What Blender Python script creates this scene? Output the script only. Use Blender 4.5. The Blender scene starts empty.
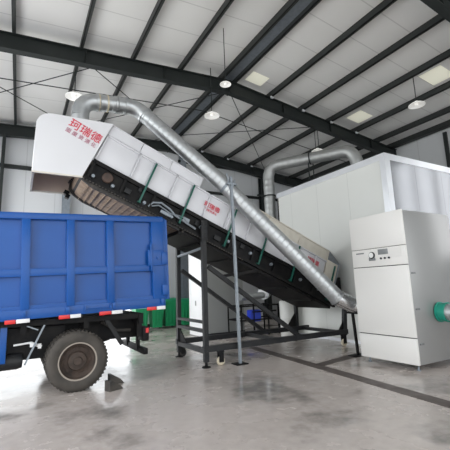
import bpy, bmesh, math, random
from mathutils import Vector, Matrix
random.seed(7)
COL = bpy.context.scene.collection
PI = math.pi

# ------------------------------------------------------------------ materials
def mat(name, col, rough=0.6, metal=0.0, noise=None, bump=0.0, spec=0.5, emit=None, coords='Object'):
    m = bpy.data.materials.new(name); m.use_nodes = True
    nt = m.node_tree; b = nt.nodes['Principled BSDF']
    b.inputs['Base Color'].default_value = (*col, 1); b.inputs['Roughness'].default_value = rough
    b.inputs['Metallic'].default_value = metal; b.inputs['Specular IOR Level'].default_value = spec
    if noise:
        scale, amt, col2 = noise
        tc = nt.nodes.new('ShaderNodeTexCoord'); nz = nt.nodes.new('ShaderNodeTexNoise')
        nz.inputs['Scale'].default_value = scale; nz.inputs['Detail'].default_value = 6
        nt.links.new(tc.outputs[coords], nz.inputs['Vector'])
        mp = nt.nodes.new('ShaderNodeMapRange'); mp.inputs[1].default_value = .4; mp.inputs[2].default_value = .7
        mp.inputs[3].default_value = 0; mp.inputs[4].default_value = amt
        nt.links.new(nz.outputs['Fac'], mp.inputs[0])
        mx = nt.nodes.new('ShaderNodeMix'); mx.data_type = 'RGBA'
        mx.inputs[6].default_value = (*col, 1); mx.inputs[7].default_value = (*col2, 1)
        nt.links.new(mp.outputs[0], mx.inputs[0]); nt.links.new(mx.outputs[2], b.inputs['Base Color'])
        if bump:
            bp = nt.nodes.new('ShaderNodeBump'); bp.inputs['Strength'].default_value = bump
            bp.inputs['Distance'].default_value = .01
            nt.links.new(nz.outputs['Fac'], bp.inputs['Height']); nt.links.new(bp.outputs[0], b.inputs['Normal'])
    if emit:
        b.inputs['Emission Color'].default_value = (*emit[0], 1); b.inputs['Emission Strength'].default_value = emit[1]
    return m

def seams(m, axis, period, dark=.75, width=.02, bump=.4, coords='Object'):
    """thin joint lines every period metres along one object axis of a panelled surface"""
    nt = m.node_tree; b = nt.nodes['Principled BSDF']
    tc = nt.nodes.new('ShaderNodeTexCoord'); sp = nt.nodes.new('ShaderNodeSeparateXYZ')
    nt.links.new(tc.outputs[coords], sp.inputs[0])
    d = nt.nodes.new('ShaderNodeMath'); d.operation = 'DIVIDE'; d.inputs[1].default_value = period
    nt.links.new(sp.outputs[axis], d.inputs[0])
    fr = nt.nodes.new('ShaderNodeMath'); fr.operation = 'FRACT'; nt.links.new(d.outputs[0], fr.inputs[0])
    lt = nt.nodes.new('ShaderNodeMath'); lt.operation = 'LESS_THAN'; lt.inputs[1].default_value = width / period
    nt.links.new(fr.outputs[0], lt.inputs[0])
    mx = nt.nodes.new('ShaderNodeMix'); mx.data_type = 'RGBA'; mx.blend_type = 'MULTIPLY'
    if b.inputs['Base Color'].links:
        src = b.inputs['Base Color'].links[0].from_socket; nt.links.new(src, mx.inputs[6])
    else:
        mx.inputs[6].default_value = b.inputs['Base Color'].default_value[:]
    mx.inputs[7].default_value = (dark, dark, dark, 1)
    nt.links.new(lt.outputs[0], mx.inputs[0]); nt.links.new(mx.outputs[2], b.inputs['Base Color'])
    return m

M = {}
M['white'] = mat('white_paint', (.64, .64, .665), .38, noise=(3, .25, (.56, .56, .58)))
M['hood'] = mat('hood_paint', (.66, .66, .68), .45, noise=(2, .2, (.6, .6, .6)))
M['cream'] = mat('cream_board', (.66, .62, .54), .6, noise=(5, .5, (.52, .47, .4)))
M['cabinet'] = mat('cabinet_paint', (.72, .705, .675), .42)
M['cabinet_side'] = mat('cabinet_side_grey', (.36, .36, .355), .32, .5)  # side set darker and more metallic than the front panels
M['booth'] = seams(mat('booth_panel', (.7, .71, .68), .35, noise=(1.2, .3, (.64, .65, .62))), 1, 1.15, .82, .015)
M['booth_shade'] = seams(mat('booth_panel_shade', (.34, .352, .372), .13, .5, noise=(1.5, .3, (.29, .3, .32))), 0, 1.15, .7, .02)  # darker copy of the booth panel, shade put into its colour
M['alu'] = mat('aluminium_trim', (.82, .84, .87), .3, .5)
M['duct'] = mat('galvanised_steel', (.5, .515, .52), .42, .85, noise=(9, .6, (.4, .415, .43)))
M['duct_dull'] = mat('dull_galvanised', (.42, .43, .42), .5, .8, noise=(8, .4, (.36, .36, .36)))
M['galv'] = mat('galvanised_strut', (.26, .29, .32), .45, .5, noise=(12, .5, (.17, .19, .21)))
M['tape'] = mat('yellow_tape', (.6, .52, .36), .5)
M['black'] = mat('black_frame_paint', (.007, .007, .008), .55, noise=(6, .7, (.02, .018, .016)), spec=.15)
M['steel'] = mat('charcoal_frame_paint', (.014, .015, .017), .5, noise=(7, .6, (.03, .029, .027)), spec=.3)
M['beam'] = mat('dark_roof_steel', (.018, .022, .021), .5, noise=(2, .5, (.028, .032, .031)), spec=.3)
M['purlin'] = mat('roof_purlin', (.03, .033, .032), .5, spec=.3)
M['brown'] = mat('dusty_brown_belt', (.4, .29, .2), .85, noise=(9, .8, (.24, .17, .115)), bump=.6)
M['lining'] = mat('brown_stained_lining', (.68, .55, .45), .6, noise=(3, .7, (.55, .44, .36)))
M['rubber'] = mat('black_rubber', (.035, .033, .031), .75, noise=(7, .6, (.1, .085, .07)))
M['tyre'] = mat('dusty_tyre', (.062, .054, .046), .8, noise=(5, .8, (.03, .027, .024)))
M['rim'] = mat('rusty_wheel', (.06, .04, .03), .75, 0, noise=(9, .8, (.018, .014, .012)))
M['blue'] = mat('blue_truck_paint', (.004, .066, .275), .3, noise=(2.2, .45, (.008, .085, .33)), spec=.35, coords='Object')
M['blue_dk'] = mat('blue_motor_paint', (.03, .07, .6), .4)
M['green'] = mat('green_strap', (.0, .085, .06), .4)
M['green_ring'] = mat('green_flange', (.01, .27, .19), .4)
M['bin'] = mat('green_bin_plastic', (.015, .34, .13), .4)
M['binlid'] = mat('green_bin_lid', (.02, .34, .16), .4)
M['teal'] = mat('pale_label', (.3, .62, .58), .5)
M['red'] = mat('red_reflector', (.62, .02, .02), .3)
M['wht'] = mat('white_reflector', (.72, .72, .72), .35)
M['redtext'] = mat('red_lettering', (.6, .02, .05), .5)
M['mauve'] = mat('small_mauve_lettering', (.42, .14, .2), .5)
M['grey'] = mat('cabinet_shade_and_grey_paint', (.36, .37, .355), .5, noise=(2, .3, (.31, .32, .31)))  # shade on the distant cabinet body is in this colour; plain grey elsewhere
M['greyw'] = mat('cabinet_light_and_white_paint', (.82, .82, .82), .4)  # daylight on the distant cabinet end is in this colour; plain white elsewhere
M['dark'] = mat('dark_plastic', (.03, .03, .03), .5)
M['screen'] = mat('grey_display', (.22, .23, .23), .2)
M['lamp'] = mat('white_enamel', (.85, .85, .83), .3, emit=((1, .97, .9), .25))
M['tank'] = mat('white_drum', (.66, .66, .63), .5)
M['skyl_glow'] = mat('skylight_and_roof_glow', (.7, .7, .6), .5, emit=((1, .98, .8), .32))  # one skylight, plus the plates imitating glow and glint on the roof
M['daywin'] = mat('daylit_window', (.8, .8, .8), .4, emit=((.97, .98, 1), 2.2))
M['ringm'] = mat('dusty_rim_edge', (.3, .26, .22), .7)
M['caster'] = mat('cream_caster', (.55, .48, .36), .6)
M['drain'] = mat('drain_cover', (.085, .068, .06), .55, noise=(6, .8, (.14, .12, .11)))
M['clear'] = mat('pale_gauge', (.8, .8, .78), .2)

# wall / ceiling
M['wall'] = seams(mat('sandwich_wall', (.59, .6, .605), .5, noise=(.8, .25, (.6, .61, .62))), 0, 1.0, .8, .025)
M['wall_y'] = seams(mat('sandwich_wall_side', (.59, .6, .605), .5), 1, 1.0, .8, .025)
M['ceil'] = seams(mat('roof_underside', (.76, .755, .735), .42, noise=(.7, .35, (.68, .675, .655))), 1, .95, .78, .03)

# concrete floor with wet dark patches and a worn pale zone
def floor_mat():
    m = bpy.data.materials.new('concrete_floor'); m.use_nodes = True
    nt = m.node_tree; b = nt.nodes['Principled BSDF']; N = nt.nodes.new; L = nt.links.new
    tc = N('ShaderNodeTexCoord')
    n1 = N('ShaderNodeTexNoise'); n1.inputs['Scale'].default_value = .75; n1.inputs['Detail'].default_value = 8; n1.inputs['Roughness'].default_value = .6
    n2 = N('ShaderNodeTexNoise'); n2.inputs['Scale'].default_value = 9; n2.inputs['Detail'].default_value = 8
    L(tc.outputs['Object'], n1.inputs[0]); L(tc.outputs['Object'], n2.inputs[0])
    r1 = N('ShaderNodeValToRGB'); e = r1.color_ramp.elements
    e[0].position = .33; e[0].color = (.2, .185, .17, 1); e[1].position = .46; e[1].color = (.52, .465, .43, 1)
    L(n1.outputs['Fac'], r1.inputs[0])
    mx = N('ShaderNodeMix'); mx.data_type = 'RGBA'; mx.blend_type = 'MULTIPLY'; mx.inputs[0].default_value = .35
    r2 = N('ShaderNodeValToRGB'); r2.color_ramp.elements[0].position = .3; r2.color_ramp.elements[0].color = (.6, .58, .56, 1); r2.color_ramp.elements[1].position = .65
    L(n2.outputs['Fac'], r2.inputs[0]); L(r1.outputs[0], mx.inputs[6]); L(r2.outputs[0], mx.inputs[7])
    L(mx.outputs[2], b.inputs['Base Color'])
    rr = N('ShaderNodeMapRange'); rr.inputs[1].default_value = .38; rr.inputs[2].default_value = .55; rr.inputs[3].default_value = .1; rr.inputs[4].default_value = .3
    L(n1.outputs['Fac'], rr.inputs[0]); L(rr.outputs[0], b.inputs['Roughness'])
    bp = N('ShaderNodeBump'); bp.inputs['Strength'].default_value = .15; bp.inputs['Distance'].default_value = .01
    L(n2.outputs['Fac'], bp.inputs['Height']); L(bp.outputs[0], b.inputs['Normal'])
    return m
M['floor'] = floor_mat()

# ------------------------------------------------------------------ mesh helpers
class MB:
    def __init__(self): self.bm = bmesh.new()
    def box(self, x0, x1, y0, y1, z0, z1, bev=0):
        bm = self.bm
        vs = [bm.verts.new((x, y, z)) for x in (x0, x1) for y in (y0, y1) for z in (z0, z1)]
        fs = [bm.faces.new([vs[i] for i in q]) for q in ((0,1,3,2),(4,6,7,5),(0,4,5,1),(2,3,7,6),(0,2,6,4),(1,5,7,3))]
        if bev:
            es = list({e for f in fs for e in f.edges})
            bmesh.ops.bevel(bm, geom=es, offset=bev, segments=2, affect='EDGES', profile=.5)
        return self
    def bar(self, a, b, w, h=None, up=(0, 0, 1)):
        """rectangular bar from a to b, w across, h in the direction nearest up"""
        h = h or w; a = Vector(a); b = Vector(b); d = (b - a).normalized(); u = Vector(up)
        if abs(d.dot(u)) > .98: u = Vector((1, 0, 0))
        s = d.cross(u).normalized(); u = s.cross(d).normalized(); bm = self.bm
        q = [(-1,-1), (1,-1), (1,1), (-1,1)]
        A = [bm.verts.new(a + s*(i*w/2) + u*(j*h/2)) for i, j in q]; B = [bm.verts.new(b + s*(i*w/2) + u*(j*h/2)) for i, j in q]
        bm.faces.new(A[::-1]); bm.faces.new(B)
        for k in range(4): bm.faces.new((A[k], A[(k+1)%4], B[(k+1)%4], B[k]))
        return self
    def ibeam(self, a, b, w, h, t=.02):
        """I-section from a to b (points on its centre line)"""
        a = Vector(a); b = Vector(b); up = Vector((0, 0, 1)); d = (b-a).normalized(); s = d.cross(up).normalized(); u = s.cross(d)
        self.bar(a + u*(h/2 - t/2), b + u*(h/2 - t/2), w, t)
        self.bar(a - u*(h/2 - t/2), b - u*(h/2 - t/2), w, t)
        self.bar(a, b, t, h - 2*t)
        return self
    def tube(self, pts, r, seg=16, caps=True):
        bm = self.bm; pts = [Vector(p) for p in pts]; rings = []; n = len(pts); s = None
        rs = r if isinstance(r, (list, tuple)) else [r]*n
        for i, p in enumerate(pts):
            t = ((pts[i+1] - p).normalized() if i < n-1 else Vector()) + ((p - pts[i-1]).normalized() if i else Vector())
            t.normalize()
            if s is None:
                ref = Vector((0, 0, 1)) if abs(t.z) < .9 else Vector((0, 1, 0)); s = t.cross(ref).normalized()
            else: s = (s - t*s.dot(t)).normalized()
            u = t.cross(s)
            rings.append([bm.verts.new(p + (s*math.cos(k*2*PI/seg) + u*math.sin(k*2*PI/seg))*rs[i]) for k in range(seg)])
        for A, B in zip(rings, rings[1:]):
            for k in range(seg): 
                f = bm.faces.new((A[k], A[(k+1)%seg], B[(k+1)%seg], B[k])); f.smooth = True
        if caps: bm.faces.new(rings[0][::-1]); bm.faces.new(rings[-1])
        return self
    def lathe(self, prof, origin=(0, 0, 0), axis='Z', seg=32):
        """prof: list of (radius, height) about an axis through origin"""
        bm = self.bm; O = Vector(origin); rings = []
        def pt(r, h, a):
            c, s = r*math.cos(a), r*math.sin(a)
            return O + (Vector((c, s, h)) if axis == 'Z' else Vector((c, h, s)) if axis == 'Y' else Vector((h, c, s)))
        for r, h in prof:
            if r < 1e-5: rings.append([bm.verts.new(pt(0, h, 0))])
            else: rings.append([bm.verts.new(pt(r, h, 2*PI*k/seg)) for k in range(seg)])
        for A, B in zip(rings, rings[1:]):
            for k in range(seg):
                a, b = A[k % len(A)], A[(k+1) % len(A)]; c, d = B[(k+1) % len(B)], B[k % len(B)]
                v = []
                for q in (a, b, c, d):
                    if q not in v: v.append(q)
                if len(v) > 2: bm.faces.new(v).smooth = True
        return self
    def prism(self, poly, y0, y1, plane='XZ'):
        """closed outline extruded along the third axis"""
        bm = self.bm
        def P(a, b, t): return (a, t, b) if plane == 'XZ' else (a, b, t) if plane == 'XY' else (t, a, b)
        A = [bm.verts.new(P(a, b, y0)) for a, b in poly]; B = [bm.verts.new(P(a, b, y1)) for a, b in poly]
        bm.faces.new(A); bm.faces.new(B[::-1]); n = len(poly)
        for k in range(n): bm.faces.new((A[k], B[k], B[(k+1)%n], A[(k+1)%n]))
        return self
    def build(self, name, m, parent=None, T=None, label=None, kind=None):
        bm = self.bm
        if T is not None: bmesh.ops.transform(bm, matrix=T, verts=bm.verts[:])
        bmesh.ops.recalc_face_normals(bm, faces=bm.faces[:])
        me = bpy.data.meshes.new(name); bm.to_mesh(me); bm.free(); me.materials.append(m)
        try: me.set_sharp_from_angle(angle=math.radians(35))
        except Exception: pass
        o = bpy.data.objects.new(name, me); COL.objects.link(o)
        if parent: o.parent = parent
        if label: o['label'] = label
        if kind: o['kind'] = kind
        return o

def thing(name, label, cat, loc=(0, 0, 0), rot=(0, 0, 0), group=None):
    o = bpy.data.objects.new(name, None); COL.objects.link(o)
    o.location = loc; o.rotation_euler = rot; o.empty_display_size = .1
    o['label'] = label; o['category'] = cat
    if group: o['group'] = group
    return o
def tag(o, label, cat, group=None):
    o['label'] = label; o['category'] = cat
    if group: o['group'] = group
    return o
def copy_tree(o, parent=None):
    c = o.copy(); COL.objects.link(c)
    if parent: c.parent = parent
    for ch in list(o.children): copy_tree(ch, c)
    return c
def text(name, s, size, m, parent, mtx, off=.0):
    cu = bpy.data.curves.new(name, 'FONT'); cu.body = s; cu.size = size; cu.extrude = .002; cu.offset = off
    cu.align_x = 'CENTER'; cu.align_y = 'CENTER'
    tmp = bpy.data.objects.new('tmp', cu); COL.objects.link(tmp)
    bpy.context.view_layer.update()
    me = bpy.data.meshes.new_from_object(tmp.evaluated_get(bpy.context.evaluated_depsgraph_get()))
    bpy.data.objects.remove(tmp); me.materials.clear(); me.materials.append(m)
    o = bpy.data.objects.new(name, me); COL.objects.link(o); o.parent = parent; o.matrix_local = mtx
    return o

# ------------------------------------------------------------------ building shell
RX, ZR = 5.45, 7.95                 # ridge position, underside of the purlins at the ridge
XL, XR, YF, YB = -2.7, 13.6, -7.6, 14.6
def zr(x): return ZR - (.12*(x-RX) if x > RX else .07*(RX-x))
MB().box(XL-.15, XR+.2, YF-.15, YB+.2, -.2, 0).build('floor', M['floor'], kind='structure')
MB().box(XL-16, XR+8, YF-16, YB+8, -.4, -.2).box(XL-16, XL-.15, YF-16, YB+8, -.2, -.03).box(XL-.15, XR+8, YF-16, YF-.15, -.2, -.03).box(XL-.15, XR+8, YB+.21, YB+8, -.2, -.02).build('ground', mat('pale_yard_concrete', (.6, .58, .55), .8, noise=(.5, .4, (.5, .48, .45))), kind='structure')
# roof panels, 200 mm above the rafters (purlins between)
PZ = .2
mb = MB()
for a, b in ((XL-.3, RX), (RX, XR+.3)):
    mb.prism([(a, zr(a)+PZ), (b, zr(b)+PZ), (b, zr(b)+PZ+.1), (a, zr(a)+PZ+.1)], YF, YB+.2)
mb.build('ceiling', M['ceil'], kind='structure')
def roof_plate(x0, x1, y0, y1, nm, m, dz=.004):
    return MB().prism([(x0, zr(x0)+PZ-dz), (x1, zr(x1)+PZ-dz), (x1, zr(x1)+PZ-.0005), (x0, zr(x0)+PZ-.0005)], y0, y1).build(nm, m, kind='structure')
roof_plate(10.2, 10.95, 5.05, 5.7, 'window_1', M['skyl_glow'])
roof_plate(10.3, 10.95, 7.95, 8.6, 'window_2', M['skyl_glow'])  # no opening here: glowing plate imitates lamp glow on the ceiling
roof_plate(6.0, 6.6, 8.35, 8.85, 'window_3', M['skyl_glow'])  # no opening here: glowing plate imitates a small glint on the ceiling
# gable wall at the back
mb = MB().prism([(XL, 0), (-1.4, 0), (-1.4, 3.3), (3.95, 3.3), (3.95, 0), (XR, 0), (XR, zr(XR)+PZ), (RX, ZR+PZ), (XL, zr(XL)+PZ)], YB, YB+.15)
mb.build('wall_back', M['wall'], kind='structure')
zt = zr(XR)+PZ+.05
MB().box(XR, XR+.15, 3.75, YB, 0, zt).box(XR, XR+.15, YF, 1.3, 0, zt).box(XR, XR+.15, 1.3, 3.75, 0, 2.6).box(XR, XR+.15, 1.3, 3.75, 6.3, zt).build('wall_right', M['wall_y'], kind='structure')
for i_, (a, b) in enumerate(((2.95, 3.7), (2.15, 2.8), (1.35, 2.0))):
    MB().box(XR+.05, XR+.07, a, b, 2.6, 6.3).build('window_%d' % (4+i_), M['daywin'], kind='structure')
MB().box(XR, XR+.12, 2.8, 2.95, 2.6, 6.3).box(XR, XR+.12, 2.0, 2.15, 2.6, 6.3).build('window_frame', M['beam'], kind='structure')
MB().box(-1.5, -1.4, YB-.04, YB+.19, 0, 3.4).box(3.95, 4.05, YB-.04, YB+.19, 0, 3.4).box(-1.5, 4.05, YB-.04, YB+.19, 3.3, 3.4).build('door_1', M['alu'], kind='structure')
MB().box(XL-.15, XL, YF, YB, 5.6, zr(XL)+PZ).build('wall_left', M['wall_y'], kind='structure')
# rafters
for y in (14.35, 9.0, 3.6, -1.8):
    mb = MB(); h = .42; w = .2
    for a, b in ((XL, RX), (RX, XR)):
        mb.ibeam((a, y, zr(a)-h/2), (b, y, zr(b)-h/2), w, h, .022)
    mb.box(RX-.02, RX+.02, y-w/2, y+w/2, ZR-h-.03, ZR)
    for x in (-1, 1.2, 3.3, 7.6, 9.8, 12): mb.box(x-.008, x+.008, y-w/2+.005, y+w/2-.005, zr(x)-h+.03, zr(x)-.03)
    o = mb.build('ceiling_beam', M['beam'], kind='structure')
    for x in (7.07, 8.45, 9.8, 11.13):
        MB().box(x-.05, x+.05, y-w/2-.06, y-w/2, zr(x)-.06, zr(x)+.02, .005).build('bracket', M['alu'], o)
# purlins
for x in (-1.8, -.42, 1.08, 2.42, 3.83, 5.22, 5.68, 7.07, 8.45, 9.8, 11.13, 12.45, 13.35):
    z = zr(x); w = .07 if x < 13 else .2
    mb = MB().box(x-w/2, x+w/2, YF, YB, z, z+.02).box(x-w/2, x-w/2+.015, YF, YB, z, z+PZ-.005).box(x-w/2, x+w/2, YF, YB, z+PZ-.03, z+PZ-.006)
    mb.build('ceiling_beam', M['purlin'], kind='structure')
# strip between the two ridge purlins
MB().box(5.26, 5.64, YF, YB, ZR+.1, ZR+.115).build('trim_1', M['galv'], kind='structure')
# bracing rods under the roof
for a, b in (((5.45, 9.1), (10.7, 14.3)), ((9.8, 9.1), (4.5, 14.3)), ((1.9, 9.1), (-2.6, 13.6)), ((-2.6, 9.6), (2, 14.3)), ((1, 9.1), (6.2, 14.3)), ((6, 9.1), (.8, 14.3)), ((-2.6, 10.95), (13.3, 10.95))):
    pts = [(a[0], a[1], zr(a[0])-.08)]
    if (a[0]-RX)*(b[0]-RX) < 0:
        t = (RX-a[0])/(b[0]-a[0]); pts.append((RX, a[1]+t*(b[1]-a[1]), ZR-.08))
    pts.append((b[0], b[1], zr(b[0])-.08))
    MB().tube(pts, .014, 6).build('ceiling_tie_beam', M['beam'], kind='structure')
# gable columns and girts
for x in (-.73, 1.38, 6.14, 10.48):
    w = .05 if x < 0 else .13
    mb = MB().box(x-w, x+w, 14.25, 14.27, 0, zr(x)-.42).box(x-w, x+w, 14.5, 14.52, 0, zr(x)-.42).box(x-.012, x+.012, 14.27, 14.5, 0, zr(x)-.42)
    mb.build('wall_column', M['beam'] if x in (-.73, 10.48) else M['galv'], kind='structure')
MB().box(XL, 6, 14.48, 14.58, 5.98, 6.12).build('trim_2', M['beam'], kind='structure')
MB().box(6, XR, 14.48, 14.58, 7.16, 7.26).build('trim_3', M['beam'], kind='structure')
MB().box(6, XR, 14.48, 14.58, 5.83, 5.95).build('trim_4', M['beam'], kind='structure')
for y in (3.6, 6.9, 9.0):
    MB().box(XR-.1, XR-.02, y-.06, y+.06, 0, zr(XR)-.05).build('wall_column', M['beam'], kind='structure')
# floor channel covers
def strip(pts, w, nm):
    mb = MB()
    for a, b in zip(pts, pts[1:]): mb.bar((a[0], a[1], .003), (b[0], b[1], .003), w, .006)
    return mb.build(nm, M['drain'], kind='structure')
strip([(5.14, 7.9), (4.9, 5.42), (4.62, 2.6)], .23, 'trim_5')
strip([(4.98, 5.33), (6.4, 5.6)], .22, 'trim_6')

# ------------------------------------------------------------------ conveyor
TH = math.atan(.437)
conv = thing('inclined_conveyor', 'long white and black inclined belt conveyor rising over the blue truck', 'conveyor', (1.07, 6.6, 0))
CM = Matrix.Translation((0, 0, 3.88)) @ Matrix.Rotation(TH, 4, 'Y')     # belt frame: x down the slope, z square to it
W = 1.2
def cb(mb, name, m, parent=conv, **k): return mb.build(name, m, parent, CM, **k)
LEN = 6.3
# near side wall: backing sheet, raised panels
def side_wall(y, s, joints, x0, x1):
    """s = -1 raised towards -y"""
    back = MB().box(x0, x1, min(y, y-s*.02), max(y, y-s*.02), 0, .56)
    o = cb(back, 'side_wall', M['white'])
    for a, b in zip(joints, joints[1:]):
        p = MB(); ya, yb = sorted((y, y+s*.022)); p.box(a+.02, b-.02, ya, yb, .015, .535, .006)
        # folded rim round each pressed panel
        ya, yb = sorted((y, y+s*.06))
        p.box(a+.016, b-.016, ya, yb, .525, .55, .003).box(a+.016, a+.034, ya, yb, .01, .55, .003)
        cb(p, 'side_panel', M['white'])
    return o
side_wall(0, -1, (.0, .69, 1.03, 1.52, 1.93, 2.33, 2.88), 0, 2.88)
side_wall(0, -1, (2.92, 3.45, 4.0, 4.57, 4.95, 5.45, 5.84), 2.9, 5.84)
side_wall(W, 1, (0, 1, 2, 3, 4, 5, 5.84), 0, 5.84)
for a, b in ((.0, .66), (.67, 1.32), (1.33, 2.06)):        # raised plates on top of the wall at the head end
    cb(MB().box(a, b, -.035, -.012, .555, .785, .006).box(a, b, -.05, .02, .765, .785).box(a+.01, b-.01, -.06, -.012, .56, .58), 'upper_plate', M['white'])
cb(MB().box(0, 2.06, W, W+.02, .555, .785), 'upper_plate', M['white'])
# tall cream board standing along the far part of the trough, with a few stiffeners
p = MB().prism([(3.2, .05), (6.27, .05), (6.27, 1.06), (3.2, 1.06)], .42, .44)
for x in (3.22, 4.2, 5.2, 6.22): p.box(x-.02, x+.02, .395, .42, .05, 1.06)
p.box(3.2, 6.27, .395, .44, 1.045, 1.07)
cb(p, 'inner_board', M['cream'], label='cream coloured inner board')
# tail end plates with dark edge post
cb(MB().box(5.86, 6.24, -.02, 0, .02, .62, .006), 'tail_plate', M['cream'])
cb(MB().prism([(-.03, -.1), (W, -.1), (W, .8), (.44, 1.06), (.4, 1.06), (-.03, .66)], 6.24, 6.28, 'YZ'), 'tail_edge', M['galv'])
cb(MB().box(5.84, 6.2, W, W+.02, 0, .8), 'tail_plate', M['white'])
# straps
for x in (1.05, 1.93, 3.02, 3.95, 4.9, 6.1):
    cb(MB().box(x-.018, x+.018, -.09, -.06, -.36, .53, .004).box(x-.03, x+.03, -.06, 0, -.38, -.33), 'side_brace', M['green'], label='dark green side brace')
# chassis
p = MB()
for y in (0, W-.02):
    s = -1 if y == 0 else 1
    y0, y1 = (y-.06, y+.02) if s < 0 else (y, y+.08)
    p.box(0, 6.4, y0, y1, -.07, -.0).box(0, 6.4, y0, y1, -.43, -.36).box(0, 6.4, y+.0, y+.02, -.36, -.07)
    x = .02
    while x < 6.4:
        p.box(x, x+.045, y0, y1, -.37, -.06); x += .62
p.box(.1, 6.35, .02, W-.02, -.03, -.01)
for k in range(11): p.box(.3+k*.58, .36+k*.58, .02, W-.02, -.36, -.3)
cb(p, 'chassis', M['black'])
p = MB()
for k in range(60): p.box(-.02+k*.06, .01+k*.06, -.075, -.055, -.445, -.42)
cb(p, 'toothed_edge', M['rubber'])
# mechanism along the chassis: bearings, covers, cable loom
for x in (.12, .5, 1.15, 1.75, 2.4, 3.1, 3.7, 4.3, 5.2, 5.8):
    cb(MB().lathe([(0, -.05), (.03, -.05), (.035, -.035), (.035, .0), (0, 0)], (x, 0, -.3 if x < 2 else -.2), 'Y', 14), 'bearing', M['galv'])
p = MB().lathe([(0, -.045), (.085, -.045), (.1, -.03), (.1, .0)], (.36, 0, -.2), 'Y', 20)
cb(p, 'drive_cover', mat('rust_brown_cover', (.07, .04, .028), .6, noise=(9, .8, (.03, .02, .017))))
p = MB().tube([(1.25, -.03, -.33), (1.3, -.05, -.22), (1.45, -.055, -.15), (1.65, -.05, -.18), (1.8, -.055, -.25), (2.0, -.05, -.27), (2.3, -.045, -.3)], .022, 8)
p.tube([(1.3, -.05, -.3), (1.42, -.06, -.22), (1.7, -.06, -.26), (1.95, -.05, -.2), (2.15, -.04, -.28)], .016, 8)
for x, w_, z_ in ((.72, .12, -.3), (.95, .06, -.15), (2.25, .1, -.22), (2.75, .16, -.3), (3.4, .1, -.2)): cb(MB().box(x, x+w_, -.05, -.005, z_, z_+.1, .006), 'junction_box', M['steel'])
p.box(1.5, 1.72, -.055, -.01, -.33, -.27).box(1.98, 2.12, -.055, -.01, -.27, -.18)
cb(p, 'cable_loom', M['galv'])
# sheet hanging below the lower half, and stiffening rail
p = MB().box(2.0, 6.3, -.01, W+.01, -.5, -.44).box(2.0, 2.06, -.02, W+.02, -.56, -.4)
for k in range(5): p.box(2.5+k*.8, 2.56+k*.8, .05, W-.05, -.53, -.5)
cb(p, 'bottom_pan', M['black'])
# belt with bowed underside
p = MB(); n = 9
pts = [(2.1, -.46), (1.5, -.47), (.8, -.48), (.2, -.46), (.02, -.42), (-.1, -.34), (-.15, -.22), (-.1, -.1), (.05, -.04), (.3, -.05), (2.0, -.05)]
p.prism(pts + [(x+.02 if x < 0 else x, z+(.025 if z < -.25 else -.025)) for x, z in pts[::-1]], .03, W-.03)
x = .1
while x < 2.0: p.box(x, x+.01, .03, W-.03, -.487, -.47); x += .12
cb(p, 'belt', M['brown'], label='dusty brown belt')
for y in (-.02, W-.03):
    p = MB().prism([(2.1, -.48), (.2, -.5), (-.02, -.45), (-.15, -.37), (-.19, -.22), (-.13, -.08), (0, -.02), (.05, -.1), (-.08, -.14), (-.13, -.24), (-.08, -.34), (.05, -.4), (.3, -.43), (2.1, -.43)], y, y+.05)
    if y > 0:
        for k in range(7):
            a = PI*.62 + k*.19; p.box(.01+.215*math.cos(a)-.015, .01+.215*math.cos(a)+.015, y, y+.06, -.25+.215*math.sin(a)-.015, -.25+.215*math.sin(a)+.015)
    cb(p, 'belt_guard', M['rubber'])
cb(MB().box(-.2, -.1, W-.05, W+.1, -.5, -.42).box(-.14, -.06, W-.05, W+.08, -.56, -.48), 'scraper_bracket', M['black'])
cb(MB().lathe([(0, .05), (.17, .05), (.17, W-.05), (0, W-.05)], (.05, 0, -.24), 'Y', 24), 'drum', M['rubber'])
# tail hopper
T2 = Matrix.Translation((-1.07, -6.6, 0))
p = MB().prism([(6.45, 1.12), (7.2, 1.05), (7.2, 1.65), (6.6, 1.5)], 6.7, 7.7)
p.build('tail_hopper', M['black'], conv, T2)
MB().box(6.45, 7.22, 6.62, 7.82, 1.0, 1.07, .01).build('tail_tray', M['grey'], conv, T2, label='grey tray under the tail')

# discharge hood (world axes, conveyor origin)
hp = [(.09, 3.51), (.11, 4.34)]
for k in range(1, 8):
    a = PI - k*PI/16; hp.append((.34+.23*math.cos(a), 4.35+.23*math.sin(a)))
hp += [(.37, 4.585), (1.39, 4.6), (.87, 3.51)]
hy0, hy1 = 6.52, 7.84
p = MB().prism(hp, hy0, hy0+.02).prism(hp, hy1-.02, hy1)
inner = [(x+.03 if i < 3 else x+.012, z-.0 if i < 2 else z-.025) for i, (x, z) in enumerate(hp[:-1])]
p.prism(hp[:-1] + inner[::-1], hy0+.02, hy1-.02)
hood = p.build('discharge_hood', M['hood'], conv, T2)
hi = [(.13, 3.52), (.15, 4.3), (.22, 4.47), (.36, 4.54), (1.3, 4.56), (.88, 3.52)]
p = MB().prism(hi, hy0+.022, hy0+.028).prism(hi, hy1-.028, hy1-.022)
p.prism([(.125, 3.52), (.145, 4.32), (.15, 4.32), (.13, 3.52)], hy0+.03, hy1-.03)
p.prism([(.38, 4.545), (1.28, 4.555), (1.28, 4.55), (.38, 4.54)], hy0+.03, hy1-.03)
p.build('lining', M['lining'], hood, T2, label='brown stained lining')
p = MB().prism([(.085, 3.49), (.875, 3.49), (.875, 3.515), (.085, 3.515)], hy0-.006, hy0+.03)
p.box(.085, .12, hy0, hy1, 3.49, 3.515).box(.085, .87, hy1-.03, hy1, 3.49, 3.515)
p.build('hem', M['cream'], hood, T2)
RXT = Matrix.Rotation(PI/2, 4, 'X')
def on_side(x, y, z, ang=0): return CM @ Matrix.Translation((x, y, z)) @ Matrix.Rotation(ang, 4, 'Y') @ RXT
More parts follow.
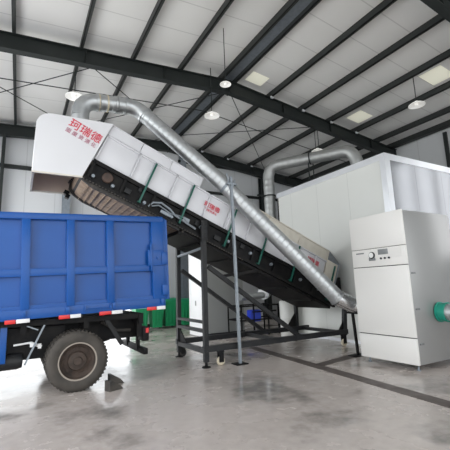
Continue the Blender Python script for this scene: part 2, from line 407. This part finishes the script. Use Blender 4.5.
text('lettering', '珂瑞德', .2, M['redtext'], hood, on_side(-.345, hy0-6.6-.004, .365, .03), .0015)
text('lettering', '固 废 资 源 化', .092, M['mauve'], hood, on_side(-.36, hy0-6.6-.004, .215, .03), .0008)
for x in (2.47, 5.42):
    text('lettering', '珂瑞德', .13, M['redtext'], conv, on_side(x, -.042, .3 if x < 3 else .36), .001)
    text('lettering', '固废资源化', .06, M['redtext'], conv, on_side(x+.01, -.042, .2 if x < 3 else .26), .0)

# legs and base (children of the conveyor; drawn in world metres)
def cw(mb, name, m, parent=conv, **k): return mb.build(name, m, parent, T2, **k)
NY, FY = 6.5, 7.88
def bolts(mb, x, y, z0, z1):
    z = z0
    while z < z1: mb.lathe([(0, -.012), (.014, -.012), (.014, 0)], (x, y-.065, z), 'Y', 6); z += .09
    return mb
cw(bolts(MB().box(3.16, 3.25, NY-.045, NY+.045, .1, 2.74), 3.205, NY+.015, .2, 1.1), 'leg', M['steel'])
cw(MB().box(3.17, 3.26, FY-.045, FY+.045, .1, 2.6), 'leg', M['steel'])
cw(MB().prism([(6.9, .25), (7.02, .25), (7.12, 1.25), (7.04, 1.25)], NY-.04, NY+.04), 'leg', M['steel'])
cw(MB().box(6.62, 6.7, FY-.04, FY+.04, .3, 1.2), 'leg', M['steel'])
cw(MB().prism([(NY+.9, .33), (FY, .33), (FY, .68)], 3.2, 3.22, 'YZ'), 'gusset_plate', M['black'])
cw(MB().bar((3.6, NY+.06, 1.72), (4.5, NY+.06, 1.83), .05, .06), 'cross_beam', M['black'])
# top plates on the leading pair
p = bolts(MB().box(3.14, 3.28, NY-.055, NY-.045, 2.45, 2.86, .01), 3.18, NY+.01, 2.5, 2.85); bolts(p, 3.24, NY+.01, 2.5, 2.85)
cw(p, 'gusset_plate', M['steel'])
for y in (NY, FY):
    cw(MB().box(3.15, 7.05, y-.05, y+.05, .28, .39), 'base_beam', M['steel'])
    cw(MB().bar((3.3, y, 1.92), (5.55, y, .36), .09, .08), 'brace', M['steel'])
    cw(MB().prism([(6.78, .38), (6.95, .38), (6.97, .62)] if y == NY else [(6.3, .38), (6.66, .38), (6.66, .8)], y-.01, y+.01), 'gusset_plate', M['black'])
for z, h in ((.84, .05), (.67, .06), (.3, .09)):
    cw(MB().box(3.16, 3.25, NY+.045, FY-.045, z-h/2, z+h/2), 'cross_beam', M['steel'])
cw(MB().bar((3.2, NY+.05, 2.3), (3.2, FY-.05, 2.24), .045), 'cross_beam', M['galv'])
for x in (5.0, 6.85): cw(MB().box(x-.04, x+.04, NY+.05, FY-.05, .29, .37), 'cross_beam', M['steel'])
def caster(x, y, m, r=.085):
    c = cw(MB().box(x-.05, x+.05, y-.045, y-.035, r-.02, .28).box(x-.05, x+.05, y+.035, y+.045, r-.02, .28).box(x-.06, x+.06, y-.05, y+.05, .25, .285), 'caster', M['black'])
    MB().lathe([(0, -.03), (r*.85, -.03), (r, -.018), (r, .018), (r*.85, .03), (0, .03)], (x, y, r), 'Y', 20).build('wheel', m, c, T2)
caster(3.52, NY, M['caster']); caster(3.3, FY, M['rubber']); caster(6.93, NY, M['caster']); caster(6.6, FY, M['rubber'])
for x, y in ((3.205, NY), (3.215, FY)):
    cw(MB().lathe([(0, 0), (.085, 0), (.085, .015), (.03, .03), (.025, .1), (0, .1)], (x, y, 0), 'Z', 16), 'foot', M['black'])

# ------------------------------------------------------------------ big silver duct
def arc(p0, p1, p2, n=8, r=.35):
    """rounded corner at p1"""
    p0, p1, p2 = map(Vector, (p0, p1, p2)); a = p1 + (p0-p1).normalized()*r; b = p1 + (p2-p1).normalized()*r
    return [a*(1-t)**2 + p1*2*t*(1-t) + b*t*t for t in [i/n for i in range(n+1)]]
def ringat(mb, p, d, r, w=.02, t=.018):
    p = Vector(p); d = Vector(d).normalized(); return mb.tube([p-d*w, p+d*w], r+t, 24)
duct = thing('exhaust_duct', 'long silver spiral duct sloping from the white hood down to the cream cabinet', 'duct', (6.2, 5.25, 0))
TD = Matrix.Translation((-6.2, -5.25, 0))
def spiral(pts, r, pitch=.14, ridge=.005):
    """pipe with the fine standing seam rings of spiral-wound duct along straight runs"""
    out = []; rs = []
    for a, b in zip(pts, pts[1:]):
        a, b = Vector(a), Vector(b); L = (b-a).length; d = (b-a)/L; n = max(1, int(L/pitch))
        for k in range(n):
            s = L*k/n
            for q, rr in ((0, r), (pitch*.45, r), (pitch*.5, r+ridge), (pitch*.55, r)):
                if n == 1 and q: continue
                out.append(a + d*(s+q)); rs.append(rr)
    out.append(Vector(pts[-1])); rs.append(r)
    return out, rs
r = .165
A0, A1, A2, A3 = (.92, 7.2, 4.56), (.86, 7.2, 5.3), (2.02, 7.2, 5.4), (5.84, 5.56, 1.2)
c1 = arc(A0, A1, A2, 5, .34); c2 = arc(A1, A2, A3, 4, .24)
MB().tube([A0, c1[0]], r, 24).build('duct_pipe', M['duct'], duct, TD)
MB().tube(c1, r+.004, 24).build('duct_elbow', M['duct'], duct, TD)
o, rs = spiral([c1[-1], c2[0]], r, .11); MB().tube(o, rs, 24).build('duct_pipe', M['duct'], duct, TD)
MB().tube(c2, r+.004, 24).build('duct_elbow', M['duct'], duct, TD)
AM = Vector((3.72, 6.52, 3.7))
o, rs = spiral([c2[-1], AM, A3], r, .13); MB().tube(o, rs, 24).build('duct_pipe', M['duct'], duct, TD)
A4, A5 = (6.2, 5.42, 1.02), (6.34, 5.09, 1.02)
MB().tube([Vector(A3)] + arc(A3, A4, A5, 5, .15) + [Vector(A5)], r+.006, 24).build('duct_elbow', mat('bright_galvanised', (.8, .81, .82), .2, .95), duct, TD)
d12 = Vector(A2)-Vector(A1)
for x in (1.2, 1.27, 1.57, 1.63): ringat(MB(), (x, 7.2, 5.3+.086*(x-.86)), d12, r).build('flange', M['duct'], duct, TD)
for q_, d_ in ((c2[-1], Vector(A3)-Vector(A2)), (c2[0], d12), (A3, Vector(A3)-Vector(A2))): ringat(MB(), q_, d_, r).build('flange', M['duct'], duct, TD)
MB().tube([(.92, 7.2, 4.585), (.92, 7.2, 4.61)], r+.05, 24).build('flange', M['duct'], duct, TD)
for x in (1.23, 1.4): ringat(MB(), (x, 7.2, 5.3+.086*(x-.86)), d12, r, .012, .01).build('tape_band', M['tape'], duct, TD, label='yellowish tape band')
# stand holding the duct halfway
dz = AM-Vector(A2); tm = (3.78-A2[0])/dz.x; pm = Vector(A2)+dz*tm; dn = dz.normalized()
st = thing('duct_stand', 'tall grey strut with clamp holding the sloping duct beside the conveyor', 'stand', (3.93, 6.38, 0))
TS = Matrix.Translation((-3.93, -6.38, 0))
ringat(MB(), pm, dn, r, .03, .012).build('clamp', M['galv'], st, TS)
py = pm.y - r - .045
MB().bar((3.87, 6.34, .02), (3.78, py, pm.z+.16), .05, .05).build('pole', M['galv'], st, TS)
MB().bar((3.68, py-.0, pm.z+.22), (3.8, py, pm.z-.3), .022).bar((3.88, py, pm.z+.1), (3.78, py, pm.z-.15), .022).box(3.68, 3.9, py-.03, py+.04, pm.z-.02, pm.z+.02).build('bracket', M['galv'], st, TS)
MB().box(3.74, 4.0, 6.24, 6.48, 0, .02, .004).build('base_plate', M['black'], st, TS)
# stand by the cabinet
st = thing('duct_stand', 'short black stand under the duct end beside the cream cabinet', 'stand', (6.26, 5.5, 0))
TS = Matrix.Translation((-6.26, -5.5, 0))
MB().bar((6.24, 5.5, .01), (6.16, 5.48, .95), .045).build('pole', M['black'], st, TS)
MB().box(6.05, 6.45, 5.4, 5.6, 0, .015).build('base_plate', M['black'], st, TS)
MB().box(6.1, 6.22, 5.3, 5.62, .86, .9).build('bracket', M['black'], st, TS)

# ------------------------------------------------------------------ enclosure and duct above it
EX0, EX1, EY0, EY1, EZ = 7.42, 13.3, 5.21, 9.36, 4.48
booth = thing('white_panel_booth', 'large white panel booth with aluminium corner trim behind the cream cabinet', 'booth', (EX0, EY0, 0))
TB = Matrix.Translation((-EX0, -EY0, 0))
MB().box(EX0, EX0+.06, EY0+.06, EY1, 0, EZ).build('side_panel', M['booth'], booth, TB)
MB().box(EX0, EX1, EY0, EY0+.06, 0, EZ).build('front_panel', M['booth_shade'], booth, TB)
MB().box(EX0, EX1, EY1-.06, EY1, 0, EZ).box(EX1-.06, EX1, EY0+.06, EY1-.06, 0, EZ).build('rear_panel', M['booth_shade'], booth, TB)
MB().box(EX0+.02, EX1-.02, EY0+.02, EY1-.02, EZ, EZ+.05).build('roof_panel', M['booth_shade'], booth, TB)
p = MB().box(EX0-.012, EX0+.05, EY0-.012, EY1+.012, EZ-.1, EZ+.06).box(EX0+.05, EX1, EY0-.012, EY0+.05, EZ-.1, EZ+.06)
p.box(EX0-.015, EX0+.03, EY0-.0, EY0+.13, 0, EZ-.1).box(EX0-.015, EX0+.18, EY0-.015, EY0, 0, EZ-.1)
p.build('corner_trim', M['alu'], booth, TB)
MB().box(EX0-.006, EX0, EY0+.12, EY1, 0, .08).build('kick_strip', M['alu'], booth, TB)

d2 = thing('roof_duct', 'dull silver duct rising behind the conveyor and bending over the white booth', 'duct', (7.4, 9.75, 0))
TD2 = Matrix.Translation((-7.4, -9.75, 0)); r2 = .19
B0, B1, B2, B3 = (7.4, 9.75, 1.5), (7.4, 9.75, 5.62), (8.95, 7.3, 5.62), (9.0, 7.2, 4.56)
e1 = arc(B0, B1, B2, 6, .45); e2 = arc(B1, B2, B3, 6, .4)
o, rs = spiral([B0, e1[0]], r2, .2, .003); MB().tube(o, rs, 24).build('duct_pipe', M['duct_dull'], d2, TD2)
MB().tube(e1, r2+.004, 24).build('duct_elbow', M['duct_dull'], d2, TD2)
o, rs = spiral([e1[-1], e2[0]], r2, .2, .003); MB().tube(o, rs, 24).build('duct_pipe', M['duct_dull'], d2, TD2)
MB().tube(e2, r2+.004, 24).build('duct_elbow', M['duct_dull'], d2, TD2)
MB().tube([e2[-1], B3], r2, 24).build('duct_pipe', M['duct_dull'], d2, TD2)
ringat(MB(), (7.4, 9.75, 4.55), (0, 0, 1), r2, .02, .03).build('clamp', M['beam'], d2, TD2)
q = Vector(B1).lerp(Vector(B2), .52); ringat(MB(), q, Vector(B2)-Vector(B1), r2, .02, .02).build('clamp', M['beam'], d2, TD2)
for dx in (-.1, .1): MB().box(q.x+dx-.015, q.x+dx+.015, q.y-.02, q.y+.01, EZ+.05, q.z).build('hanger', M['beam'], d2, TD2)
MB().box(6.9, 7.6, 9.72, 9.78, 4.52, 4.57).build('wall_bracket', M['beam'], d2, TD2)

# ------------------------------------------------------------------ cream dust-collector cabinet
CX, CX1, CY0, CY1, CZ0, CZ1 = 5.85, 7.34, 3.9, 5.08, .1, 2.76
cab = thing('dust_collector_cabinet', 'tall cream metal cabinet with control panel, gauge and grey side', 'cabinet', (CX, (CY0+CY1)/2, 0))
TC = Matrix.Translation((-CX, -(CY0+CY1)/2, 0))
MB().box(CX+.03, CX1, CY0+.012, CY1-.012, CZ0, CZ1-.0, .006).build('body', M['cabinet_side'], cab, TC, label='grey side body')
MB().box(CX, CX+.045, CY0, CY1, 2.135, CZ1+.01, .01).build('top_panel', M['cabinet'], cab, TC)
ctl = MB().box(CX+.004, CX+.045, CY0, CY1, 1.79, 2.127, .008).build('control_panel', M['cabinet'], cab, TC)
MB().box(CX, CX+.045, CY0, CY1, .545, 1.778, .01).build('door', M['cabinet'], cab, TC)
MB().box(CX, CX+.045, CY0, CY1, CZ0, .53, .01).build('lower_door', M['cabinet'], cab, TC)
MB().box(CX+.02, CX+.04, CY0+.01, CY1-.01, CZ0+.01, CZ1-.01).build('seam', M['dark'], cab, TC)
MB().box(CX-.003, CX+.004, CY0+.08, CY1-.3, 1.94, 2.1).build('recess', M['cabinet'], ctl, TC)
g = MB().lathe([(0, -.03), (.058, -.03), (.068, -.018), (.068, .0), (0, 0)], (CX, 4.6, 2.0), 'X', 28).build('gauge', M['dark'], ctl, TC)
MB().lathe([(0, -.034), (.05, -.034), (.05, -.028), (0, -.028)], (CX, 4.6, 2.005), 'X', 24).build('gauge_face', M['clear'], g, TC)
MB().box(CX-.02, CX, 4.53, 4.67, 1.9, 1.955, .004).build('switch_plate', M['screen'], ctl, TC)
MB().box(CX-.012, CX, 4.25, 4.46, 2.0, 2.1, .004).build('display', M['screen'], ctl, TC)
for y in (4.24, 4.325, 4.41):
    MB().lathe([(0, -.022), (.016, -.022), (.02, -.008), (.02, 0), (0, 0)], (CX+.002, y, 1.93), 'X', 14).build('button', M['dark'], ctl, TC)
MB().box(CX-.006, CX, 4.78, 4.97, 2.045, 2.07, .003).build('name_plate', M['screen'], ctl, TC)
for z in (.42, 1.0, 1.62):
    MB().box(CX+.1, CX+.2, CY0-.006, CY0+.02, z, z+.028, .004).build('latch', M['screen'], cab, TC)
for x in (CX+.12, CX1-.1):
    for y in (CY0+.1, CY1-.1):
        MB().lathe([(0, 0), (.035, 0), (.035, .015), (.014, .02), (.014, .1), (0, .1)], (x, y, 0), 'Z', 14).build('foot', M['galv'], cab, TC)
# outlet pipe with green ring on the cabinet's side
out = thing('outlet_duct', 'silver pipe with green flange leaving the grey side of the cabinet', 'duct', (6.62, 3.6, 0))
TO = Matrix.Translation((-6.62, -3.6, 0))
MB().lathe([(.0, 3.898), (.178, 3.898), (.178, 3.875), (.162, 3.87), (.162, 3.77), (.172, 3.765), (.172, 3.74), (.0, 3.74)], (6.62, 0, .93), 'Y', 28).build('flange', M['green_ring'], out, TO, label='green flange ring')
o, rs = spiral([(6.62, 3.74, .93), (6.62, 2.9, .93)], .15, .11); o2 = arc((6.62, 2.9, .93), (6.62, 2.55, .93), (7.4, 2.4, .93), 5, .3)
MB().tube(list(o)+o2+[Vector((8.2, 2.25, .93))], list(rs)+[.15]*(len(o2)+1), 24).build('duct_pipe', M['duct'], out, TO)
MB().bar((6.5, 3.48, .93), (6.57, 3.42, .0), .03).bar((6.8, 3.48, .93), (6.8, 3.42, .0), .03).build('support', M['galv'], out, TO)

# ------------------------------------------------------------------ dump truck
truck = thing('dump_truck', 'blue high-sided dump truck parked under the white hood', 'truck', (.86, 7.25, 0))
TT = Matrix.Translation((-.86, -7.25, 0))
BX = Matrix.Translation((2.29-.86, 6.2-7.25, 1.205)) @ Matrix.Rotation(-.034, 4, 'Y')   # box frame: x runs back from the tail corner, z up
BL, BW, BH = 5.0, 2.15, 1.61
body = MB().box(-BL, -.0, .085, .11, .1, BH-.02).box(-BL, 0, BW-.11, BW-.085, .1, BH-.02).box(-BL, 0, .06, BW-.06, .03, .1).box(-BL, -BL+.05, .06, BW-.06, .1, BH-.02)
box = body.build('cargo_box', M['blue'], truck, BX)
def rails(y0, y1):
    mb = MB().box(-BL, 0, y0, y1, BH-.1, BH, .004).box(-BL, 0, y0+.008, y1, 0, .15, .004).box(-BL, -.0, y0+.012, y1, .63, .745, .004)
    for a, b in ((-.22, 0), (-1.0, -.88), (-1.62, -1.5), (-2.25, -2.13), (-2.9, -2.8), (-3.5, -3.4), (-4.2, -4.1), (-5, -4.9)):
        mb.box(a, b, y0+.004, y1, .14, BH-.09, .004)
    mb.box(-BL, 0, y0+.03, y1, .14, .2)
    return mb
rails(0, .09).build('side_frame', M['blue'], truck, BX)
rails(0, .09).build('side_frame', M['blue'], truck, BX @ Matrix.Translation((0, BW, 0)) @ Matrix.Scale(-1, 4, (0, 1, 0)))
MB().box(-.0, .05, .02, BW-.02, .12, BH-.03, .006).box(.05, .08, .02, .14, .12, BH-.05).box(.05, .08, BW-.14, BW-.02, .12, BH-.05).build('tailgate', M['blue'], truck, BX)
MB().box(-.06, .06, -.03, .0, .2, .38, .006).build('hinge', M['blue'], truck, BX)
hb = MB().box(-.3, -.0, -.02, .01, .72, 1.0, .006).box(-.06, .06, -.035, -.005, .74, .96, .006).box(-.26, -.22, -.03, 0, .62, 1.12, .006)
hb.lathe([(0, -.05), (.03, -.05), (.03, 0)], (-.12, 0, .86), 'Y', 12)
hb.build('hinge', M['blue'], truck, BX)
l = MB().tube([(-.95, -.02, .07), (-1.35, -.02, .07)], .008, 6).box(-1.36, -1.34, -.03, 0.01, .05, .12).box(-.96, -.94, -.03, 0.01, .05, .12)
for x in (-.06, -.9, -1.6, -2.2): MB().box(x-.03, x+.03, -.02, .01, .04, .14, .004).build('latch_plate', M['blue'], truck, BX)
l.build('latch_rod', M['blue'], truck, BX)
for x0, xm, x1 in ((-.34, -.17, -.01), (-1.13, -.94, -.76), (-1.73, -1.57, -1.41), (-2.44, -2.3, -2.12), (-3.1, -2.94, -2.78)):
    MB().box(x0, xm-.004, .0, .03, -.045, .012, .003).build('reflector', M['red'], truck, BX, label='red reflector')
    MB().box(xm+.004, x1, .0, .03, -.045, .012, .003).build('reflector', M['wht'], truck, BX, label='white reflector')
# chassis
p = MB()
for y in (6.85, 7.65): p.box(-3.4, 2.0, y-.04, y+.04, .66, 1.02)
for x in (-2.2, -1, .1, 1.0, 1.9): p.box(x-.04, x+.04, 6.4, 8.2, .92, 1.08)
p.box(-3.4, 1.95, 6.42, 6.5, 1.02, 1.1).box(-3.4, 1.95, 8.0, 8.08, 1.02, 1.1).box(-.2, .7, 6.62, 7.8, .5, .98).box(-3.4, 1.95, 6.55, 7.95, 1.0, 1.1)
p.build('chassis', M['black'], truck, TT)
# leaf springs, axle
p = MB()
for k in range(5): 
    h = .62 - k*.11
    for y in (6.95, 7.55):
        p.tube([(.86-h, y, .66+.02*h-k*.016), (.86-h*.5, y, .59-k*.016), (.86, y, .56-k*.016), (.86+h*.5, y, .59-k*.016), (.86+h, y, .66-k*.016)], .03, 6)
p.tube([(.86, 6.4, .45), (.86, 8.15, .45)], .07, 14).lathe([(0, -.2), (.17, -.16), (.22, 0), (.17, .16), (0, .2)], (.86, 7.25, .45), 'Y', 18)
p.build('rear_axle', M['black'], truck, TT)
def wheel(y, s, x=.86, R=.45):
    tw = .23; a = y; prof = [(.26, 0), (.29, -.012), (.34, -.03), (.4, -.022), (.43, 0), (R, .035), (R, tw-.035), (.43, tw), (.34, tw+.02), (.26, tw)]
    t = MB().lathe([(r_, a+s*h) for r_, h in prof], (x, 0, R), 'Y', 48)
    for k in range(48):
        an = 2*PI*k/48; c = Vector((x+math.cos(an)*R, a+s*tw/2, R+math.sin(an)*R)); 
        t.bar(c+Vector((0, -tw*.42, 0)), c+Vector((0, tw*.42, 0)), .03, .016, up=(math.cos(an), 0, math.sin(an)))
    o = t.build('wheel', M['tyre'], truck, TT, label='dusty black tyre')
    h = MB().lathe([(.27, a+s*.0), (.255, a+s*.015), (.245, a+s*.06), (.2, a+s*.09), (.15, a+s*.07), (.13, a+s*.03), (.07, a+s*.02), (.06, a-s*.01), (0, a-s*.015)], (x, 0, R), 'Y', 36)
    for k in range(6):
        an = 2*PI*k/6+.3; h.lathe([(0, a+s*.03), (.017, a+s*.03), (.017, a+s*.055)], (x+.105*math.cos(an), 0, R+.105*math.sin(an)), 'Y', 6)
    for k in range(8):
        an = 2*PI*k/8; h.lathe([(0, a+s*.07), (.022, a+s*.07), (.022, a+s*.1)], (x+.19*math.cos(an), 0, R+.19*math.sin(an)), 'Y', 10)
    h.build('rim', M['rim'], o, TT, label='rusty brown rim')
    MB().lathe([(.262, a+s*.002), (.266, a-s*.012), (.285, a-s*.012), (.289, a+s*.002)], (x, 0, R), 'Y', 40).build('rim_edge', M['ringm'], o, TT)
wheel(6.22, 1); wheel(6.52, 1); wheel(8.26, -1); wheel(7.98, -1)
wheel(6.34, 1, -3.0); wheel(8.16, -1, -3.0)
# mudguard stays, underrun bar, tail lamps
for y in (6.47, 7.95): MB().bar((1.27, y, 1.12), (1.6, y+.03, .6), .02, .07).build('mudguard_stay', M['steel'], truck, TT)
MB().box(1.98, 2.06, 6.5, 8.05, .38, .48, .006).build('underrun_bar', M['black'], truck, TT)
for y in (6.9, 7.6): MB().box(1.96, 2.02, y-.04, y+.04, .42, .95).box(1.6, 2.0, y-.05, y+.05, .72, .92).build('bar_bracket', M['black'], truck, TT)
MB().tube([(1.3, 6.75, .98), (1.55, 6.72, .82), (1.8, 6.72, .8)], .03, 8).build('hose', M['rubber'], truck, TT)
for y in (6.56, 7.94):
    lp = MB().box(1.94, 2.05, y-.15, y+.15, .62, .86, .01).box(1.85, 1.94, y-.1, y+.1, .7, .98).build('tail_lamp', M['black'], truck, TT)
    MB().box(2.05, 2.06, y-.12, y+.12, .74, .84, .003).box(1.99, 2.04, y-.155, y-.148, .76, .84).build('lens', M['red'], lp, TT)
# side gear ahead of the wheel
MB().box(-.2, -.11, 6.45, 6.52, .5, 1.13, .006).box(-1.6, -1.52, 6.45, 6.52, .5, 1.13, .006).box(-1.6, -.11, 6.46, 6.5, .5, .6, .006).build('side_guard', M['blue'], truck, TT)
MB().bar((.42, 6.44, 1.1), (.14, 6.44, .45), .02, .025).build('stay', M['galv'], truck, TT)
MB().bar((0, 6.44, 1.08), (.3, 6.44, .95), .015, .02).build('stay', M['galv'], truck, TT)
MB().tube([(-.02, 6.48, .745), (.2, 6.48, .765)], .014, 8).tube([(.2, 6.48, .765), (.36, 6.48, .69)], .022, 8).box(.2, .25, 6.45, 6.5, .7, .76).box(.31, .355, 6.45, 6.5, .67, .74).build('air_line', M['wht'], truck, TT)
MB().lathe([(0, -1.5), (.1, -1.49), (.12, -1.42), (.12, -.08), (.1, -.01), (0, 0)], (.12, 6.6, .5), 'X', 24).build('air_tank', M['steel'], truck, TT)
MB().box(-1.5, -.25, 6.5, 6.85, .35, .48, .01).build('tool_rack', M['galv'], truck, TT)
# cab shell, mostly beyond the frame
p = MB().prism([(-4.6, .7), (-4.75, 1.5), (-4.55, 2.5), (-3.0, 2.55), (-2.85, 2.4), (-2.85, 1.05), (-3.3, .7)], 6.25, 8.25)
p.build('cab', M['blue'], truck, TT)
# chocks by the wheel
ch = tag(MB().prism([(0, 0), (.24, 0), (.2, .05), (.04, .15), (0, .15)], -.07, .07).build('wheel_chock', M['rubber']), 'black rubber wheel chock against the truck tyre', 'wheel chock', 'black chocks on the wet floor')
ch.location = (1.37, 6.42, 0)
c2_ = ch.copy(); COL.objects.link(c2_); c2_.location = (1.26, 5.98, 0); c2_.rotation_euler = (0, 0, .4); c2_['label'] = 'black rubber wheel chock lying loose on the wet floor in front of the tyre'

# ------------------------------------------------------------------ equipment in the middle distance
g = thing('equipment_cabinet', 'tall plain cabinet with shade painted grey and its lit end painted white, seen through the conveyor legs', 'cabinet', (5.0, 10.3, 0))
TG = Matrix.Translation((-5.0, -10.3, 0))
MB().box(5.02, 6.5, 10.3, 11.3, .0, 3.5, .01).build('body', M['grey'], g, TG)
e = MB().box(4.99, 5.03, 10.28, 11.3, .02, 3.5, .006).build('end_panel', M['greyw'], g, TG, label='end panel painted lit white')
MB().box(4.965, 4.99, 10.75, 10.79, .95, 1.1, .004).build('handle', M['grey'], e, TG)
MB().box(5.0, 6.5, 10.27, 10.3, .0, .1).build('plinth', M['dark'], g, TG)

tk = thing('white_drum', 'plain white upright drum behind the conveyor tail', 'drum', (7.08, 8.75, 0))
MB().lathe([(0, 0), (.23, 0), (.24, .03), (.24, .5), (.248, .52), (.24, .54), (.24, .98), (.248, 1.0), (.24, 1.01), (0, 1.0)], (0, 0, 0), 'Z', 32).build('body', M['tank'], tk)
MB().lathe([(0, 1.0), (.235, 1.0), (.235, 1.03), (0, 1.035)], (0, 0, 0), 'Z', 32).build('lid', M['tank'], tk)

bl = thing('blower', 'silver blower elbow with round white mouth and blue motor on a black rack', 'blower', (6.9, 9.9, 0))
TBW = Matrix.Translation((-6.9, -9.9, 0))
MB().tube([(6.98, 9.83, 1.26)] + arc((6.98, 9.83, 1.26), (7.17, 9.93, 1.26), (7.17, 9.95, 2.3), 6, .16) + [Vector((7.17, 9.95, 2.1))], .2, 24).build('casing', M['duct'], bl, TBW)
MB().tube([(6.99, 9.835, 1.26), (6.955, 9.82, 1.26)], .17, 28).build('mouth', M['greyw'], bl, TBW, label='round white mouth')
MB().tube([(6.96, 9.815, 1.2), (6.1, 9.85, 1.17)], [.1, .12], 20).build('housing', M['duct'], bl, TBW)
m_ = MB().box(6.25, 6.6, 9.5, 9.72, .42, .78, .02)
for k in range(7): m_.box(6.24, 6.61, 9.49+k*.035, 9.5+k*.035, .44, .76)
m_.build('motor', M['blue_dk'], bl, TBW, label='bright blue motor box')
p = MB()
for x, y in ((5.9, 9.5), (6.35, 9.5), (6.9, 9.5), (7.3, 9.5), (5.9, 10.3), (7.3, 10.3)): p.bar((x, y, 0), (x, y, .93), .04)
for z in (.48, .9): p.box(5.88, 7.32, 9.48, 9.52, z-.02, z+.02).box(5.88, 7.32, 10.28, 10.32, z-.02, z+.02).box(5.88, 5.92, 9.5, 10.3, z-.02, z+.02).box(7.28, 7.32, 9.5, 10.3, z-.02, z+.02)
p.box(6.3, 7.2, 9.46, 9.54, .7, .74)
p.build('rack', M['black'], bl, TBW)

# wheelie bins
wb = thing('wheelie_bin', 'tall green wheelie bin beside the cabinet with the lit end', 'bin', (5.28, 14.0, 0), group='green wheelie bins along the back wall')
b_ = MB(); bm = b_.bm
lo = [(-.2, -.22), (.2, -.22), (.2, .22), (-.2, .22)]; hi_ = [(-.27, -.3), (.27, -.3), (.27, .3), (-.27, .3)]
A = [bm.verts.new((x, y, .08)) for x, y in lo]; B = [bm.verts.new((x, y, 1.06)) for x, y in hi_]
bm.faces.new(A[::-1]); bm.faces.new(B)
for k in range(4): bm.faces.new((A[k], A[(k+1)%4], B[(k+1)%4], B[k]))
b_.box(-.285, .285, -.315, .315, 1.0, 1.06, .01)
for k in range(3): b_.box(-.13+k*.13-.012, -.13+k*.13+.012, -.29, -.24, .2, .95)
b_.build('body', M['bin'], wb)
MB().box(-.29, .29, -.32, .3, 1.06, 1.1, .015).prism([(-.32, 1.1), (.25, 1.1), (.1, 1.16), (-.2, 1.15)], -.25, .25, 'YZ').build('lid', M['binlid'], wb)
MB().tube([(-.2, .36, 1.04), (.2, .36, 1.04)], .015, 8).build('handle', M['bin'], wb)
for x in (-.24, .24): MB().lathe([(0, x-.025), (.1, x-.025), (.1, x+.025), (0, x+.025)], (0, .26, .1), 'X', 18).build('wheel', M['rubber'], wb)
for x, s, lb in ((4.72, .93, 'green wheelie bin with pale sticker under the truck tail corner'), (4.1, .98, 'green wheelie bin with pale sticker seen below the truck behind its tail lamp'), (5.9, .96, 'green wheelie bin partly behind the far conveyor leg, next to the lit cabinet end')):
    c = copy_tree(wb); c.location = (x, 13.9, 0); c['label'] = lb; c.scale = (s, s, s)
    if x < 5: MB().box(-.17, .17, -.315, -.31, .82, .98).build('sticker', M['teal'], c)
wb['label'] = 'green wheelie bin, full height in view left of the far conveyor leg'

# ------------------------------------------------------------------ pendant lamps
def lampmesh(root):
    MB().lathe([(0, .1), (.05, .1), (.06, .06), (.16, .035), (.225, -.01), (.23, -.03), (.215, -.03), (.15, .015), (.05, .04), (0, .045)], (0, 0, 0), 'Z', 28).build('shade', M['lamp'], root)
    MB().lathe([(0, .045), (.04, .03), (.055, 0), (.04, -.035), (0, -.05)], (0, 0, 0), 'Z', 16).build('bulb', M['lamp'], root)
for i, (x, y, z, lb) in enumerate(((1.0, 9.35, 6.52, 'white saucer pendant lamp above the white hood'), (4.72, 8.8, 6.55, 'white saucer pendant lamp near the roof ridge beside the sloping duct'),
        (9.6, 9.5, 6.48, 'white saucer pendant lamp on two rods over the booth duct'), (9.9, 5.7, 6.6, 'white saucer pendant lamp on a chain high above the booth front'),
        (4.22, 7.1, 6.5, 'white saucer pendant lamp close under the ridge beam'))):
    t = thing('pendant_lamp', lb, 'lamp', (x, y, z), group='saucer pendant lamps')
    lampmesh(t)
    if i == 4:
        for c in t.children: c.scale = (.62, .62, .62)
    top = zr(x)+PZ-.01-z
    q = MB()
    for dx in ((-.08, .08) if i == 2 else (0,)): q.tube([(dx, 0, .09), (dx, 0, top)], .012, 6)
    q.build('rod', M['beam'], t)

# ------------------------------------------------------------------ light
w = bpy.data.worlds.new('world'); bpy.context.scene.world = w; w.use_nodes = True
bg = w.node_tree.nodes['Background']; bg.inputs[0].default_value = (.93, .97, 1, 1); bg.inputs[1].default_value = 2.9
def area(name, loc, rot, sx, sy, e, col=(1, 1, 1)):
    l = bpy.data.lights.new(name, 'AREA'); l.shape = 'RECTANGLE'; l.size = sx; l.size_y = sy; l.energy = e; l.color = col
    o = bpy.data.objects.new(name, l); COL.objects.link(o); o.location = loc; o.rotation_euler = rot
    return o
# daylight through the tall vehicle door in the left wall
area('door_daylight', (-2.75, 8.8, 2.7), (0, -PI/2, 0), 4.8, 9.5, 400, (.97, .99, 1))

# ------------------------------------------------------------------ camera
cd = bpy.data.cameras.new('camera'); cam = bpy.data.objects.new('camera', cd); COL.objects.link(cam)
cd.sensor_width = 36; cd.lens = 36*360/450; cd.clip_start = .05
az, pitch, roll = math.radians(60.2), math.radians(9.8), math.radians(2.0)
fw = Vector((math.cos(az), math.sin(az), 0)); rt = Vector((fw.y, -fw.x, 0)); up = Vector((0, 0, 1))
F = fw*math.cos(pitch)+up*math.sin(pitch); U = -fw*math.sin(pitch)+up*math.cos(pitch)
R = rt*math.cos(roll)-U*math.sin(roll); V = U*math.cos(roll)+rt*math.sin(roll)
cam.matrix_world = Matrix(((R.x, V.x, -F.x, 0), (R.y, V.y, -F.y, 0), (R.z, V.z, -F.z, 1.5), (0, 0, 0, 1)))
sc = bpy.context.scene; sc.camera = cam
sc.view_settings.view_transform = 'Standard'; sc.view_settings.look = 'None'; sc.view_settings.gamma = 1; sc.view_settings.use_curve_mapping = False
sc.view_settings.exposure = 0.0
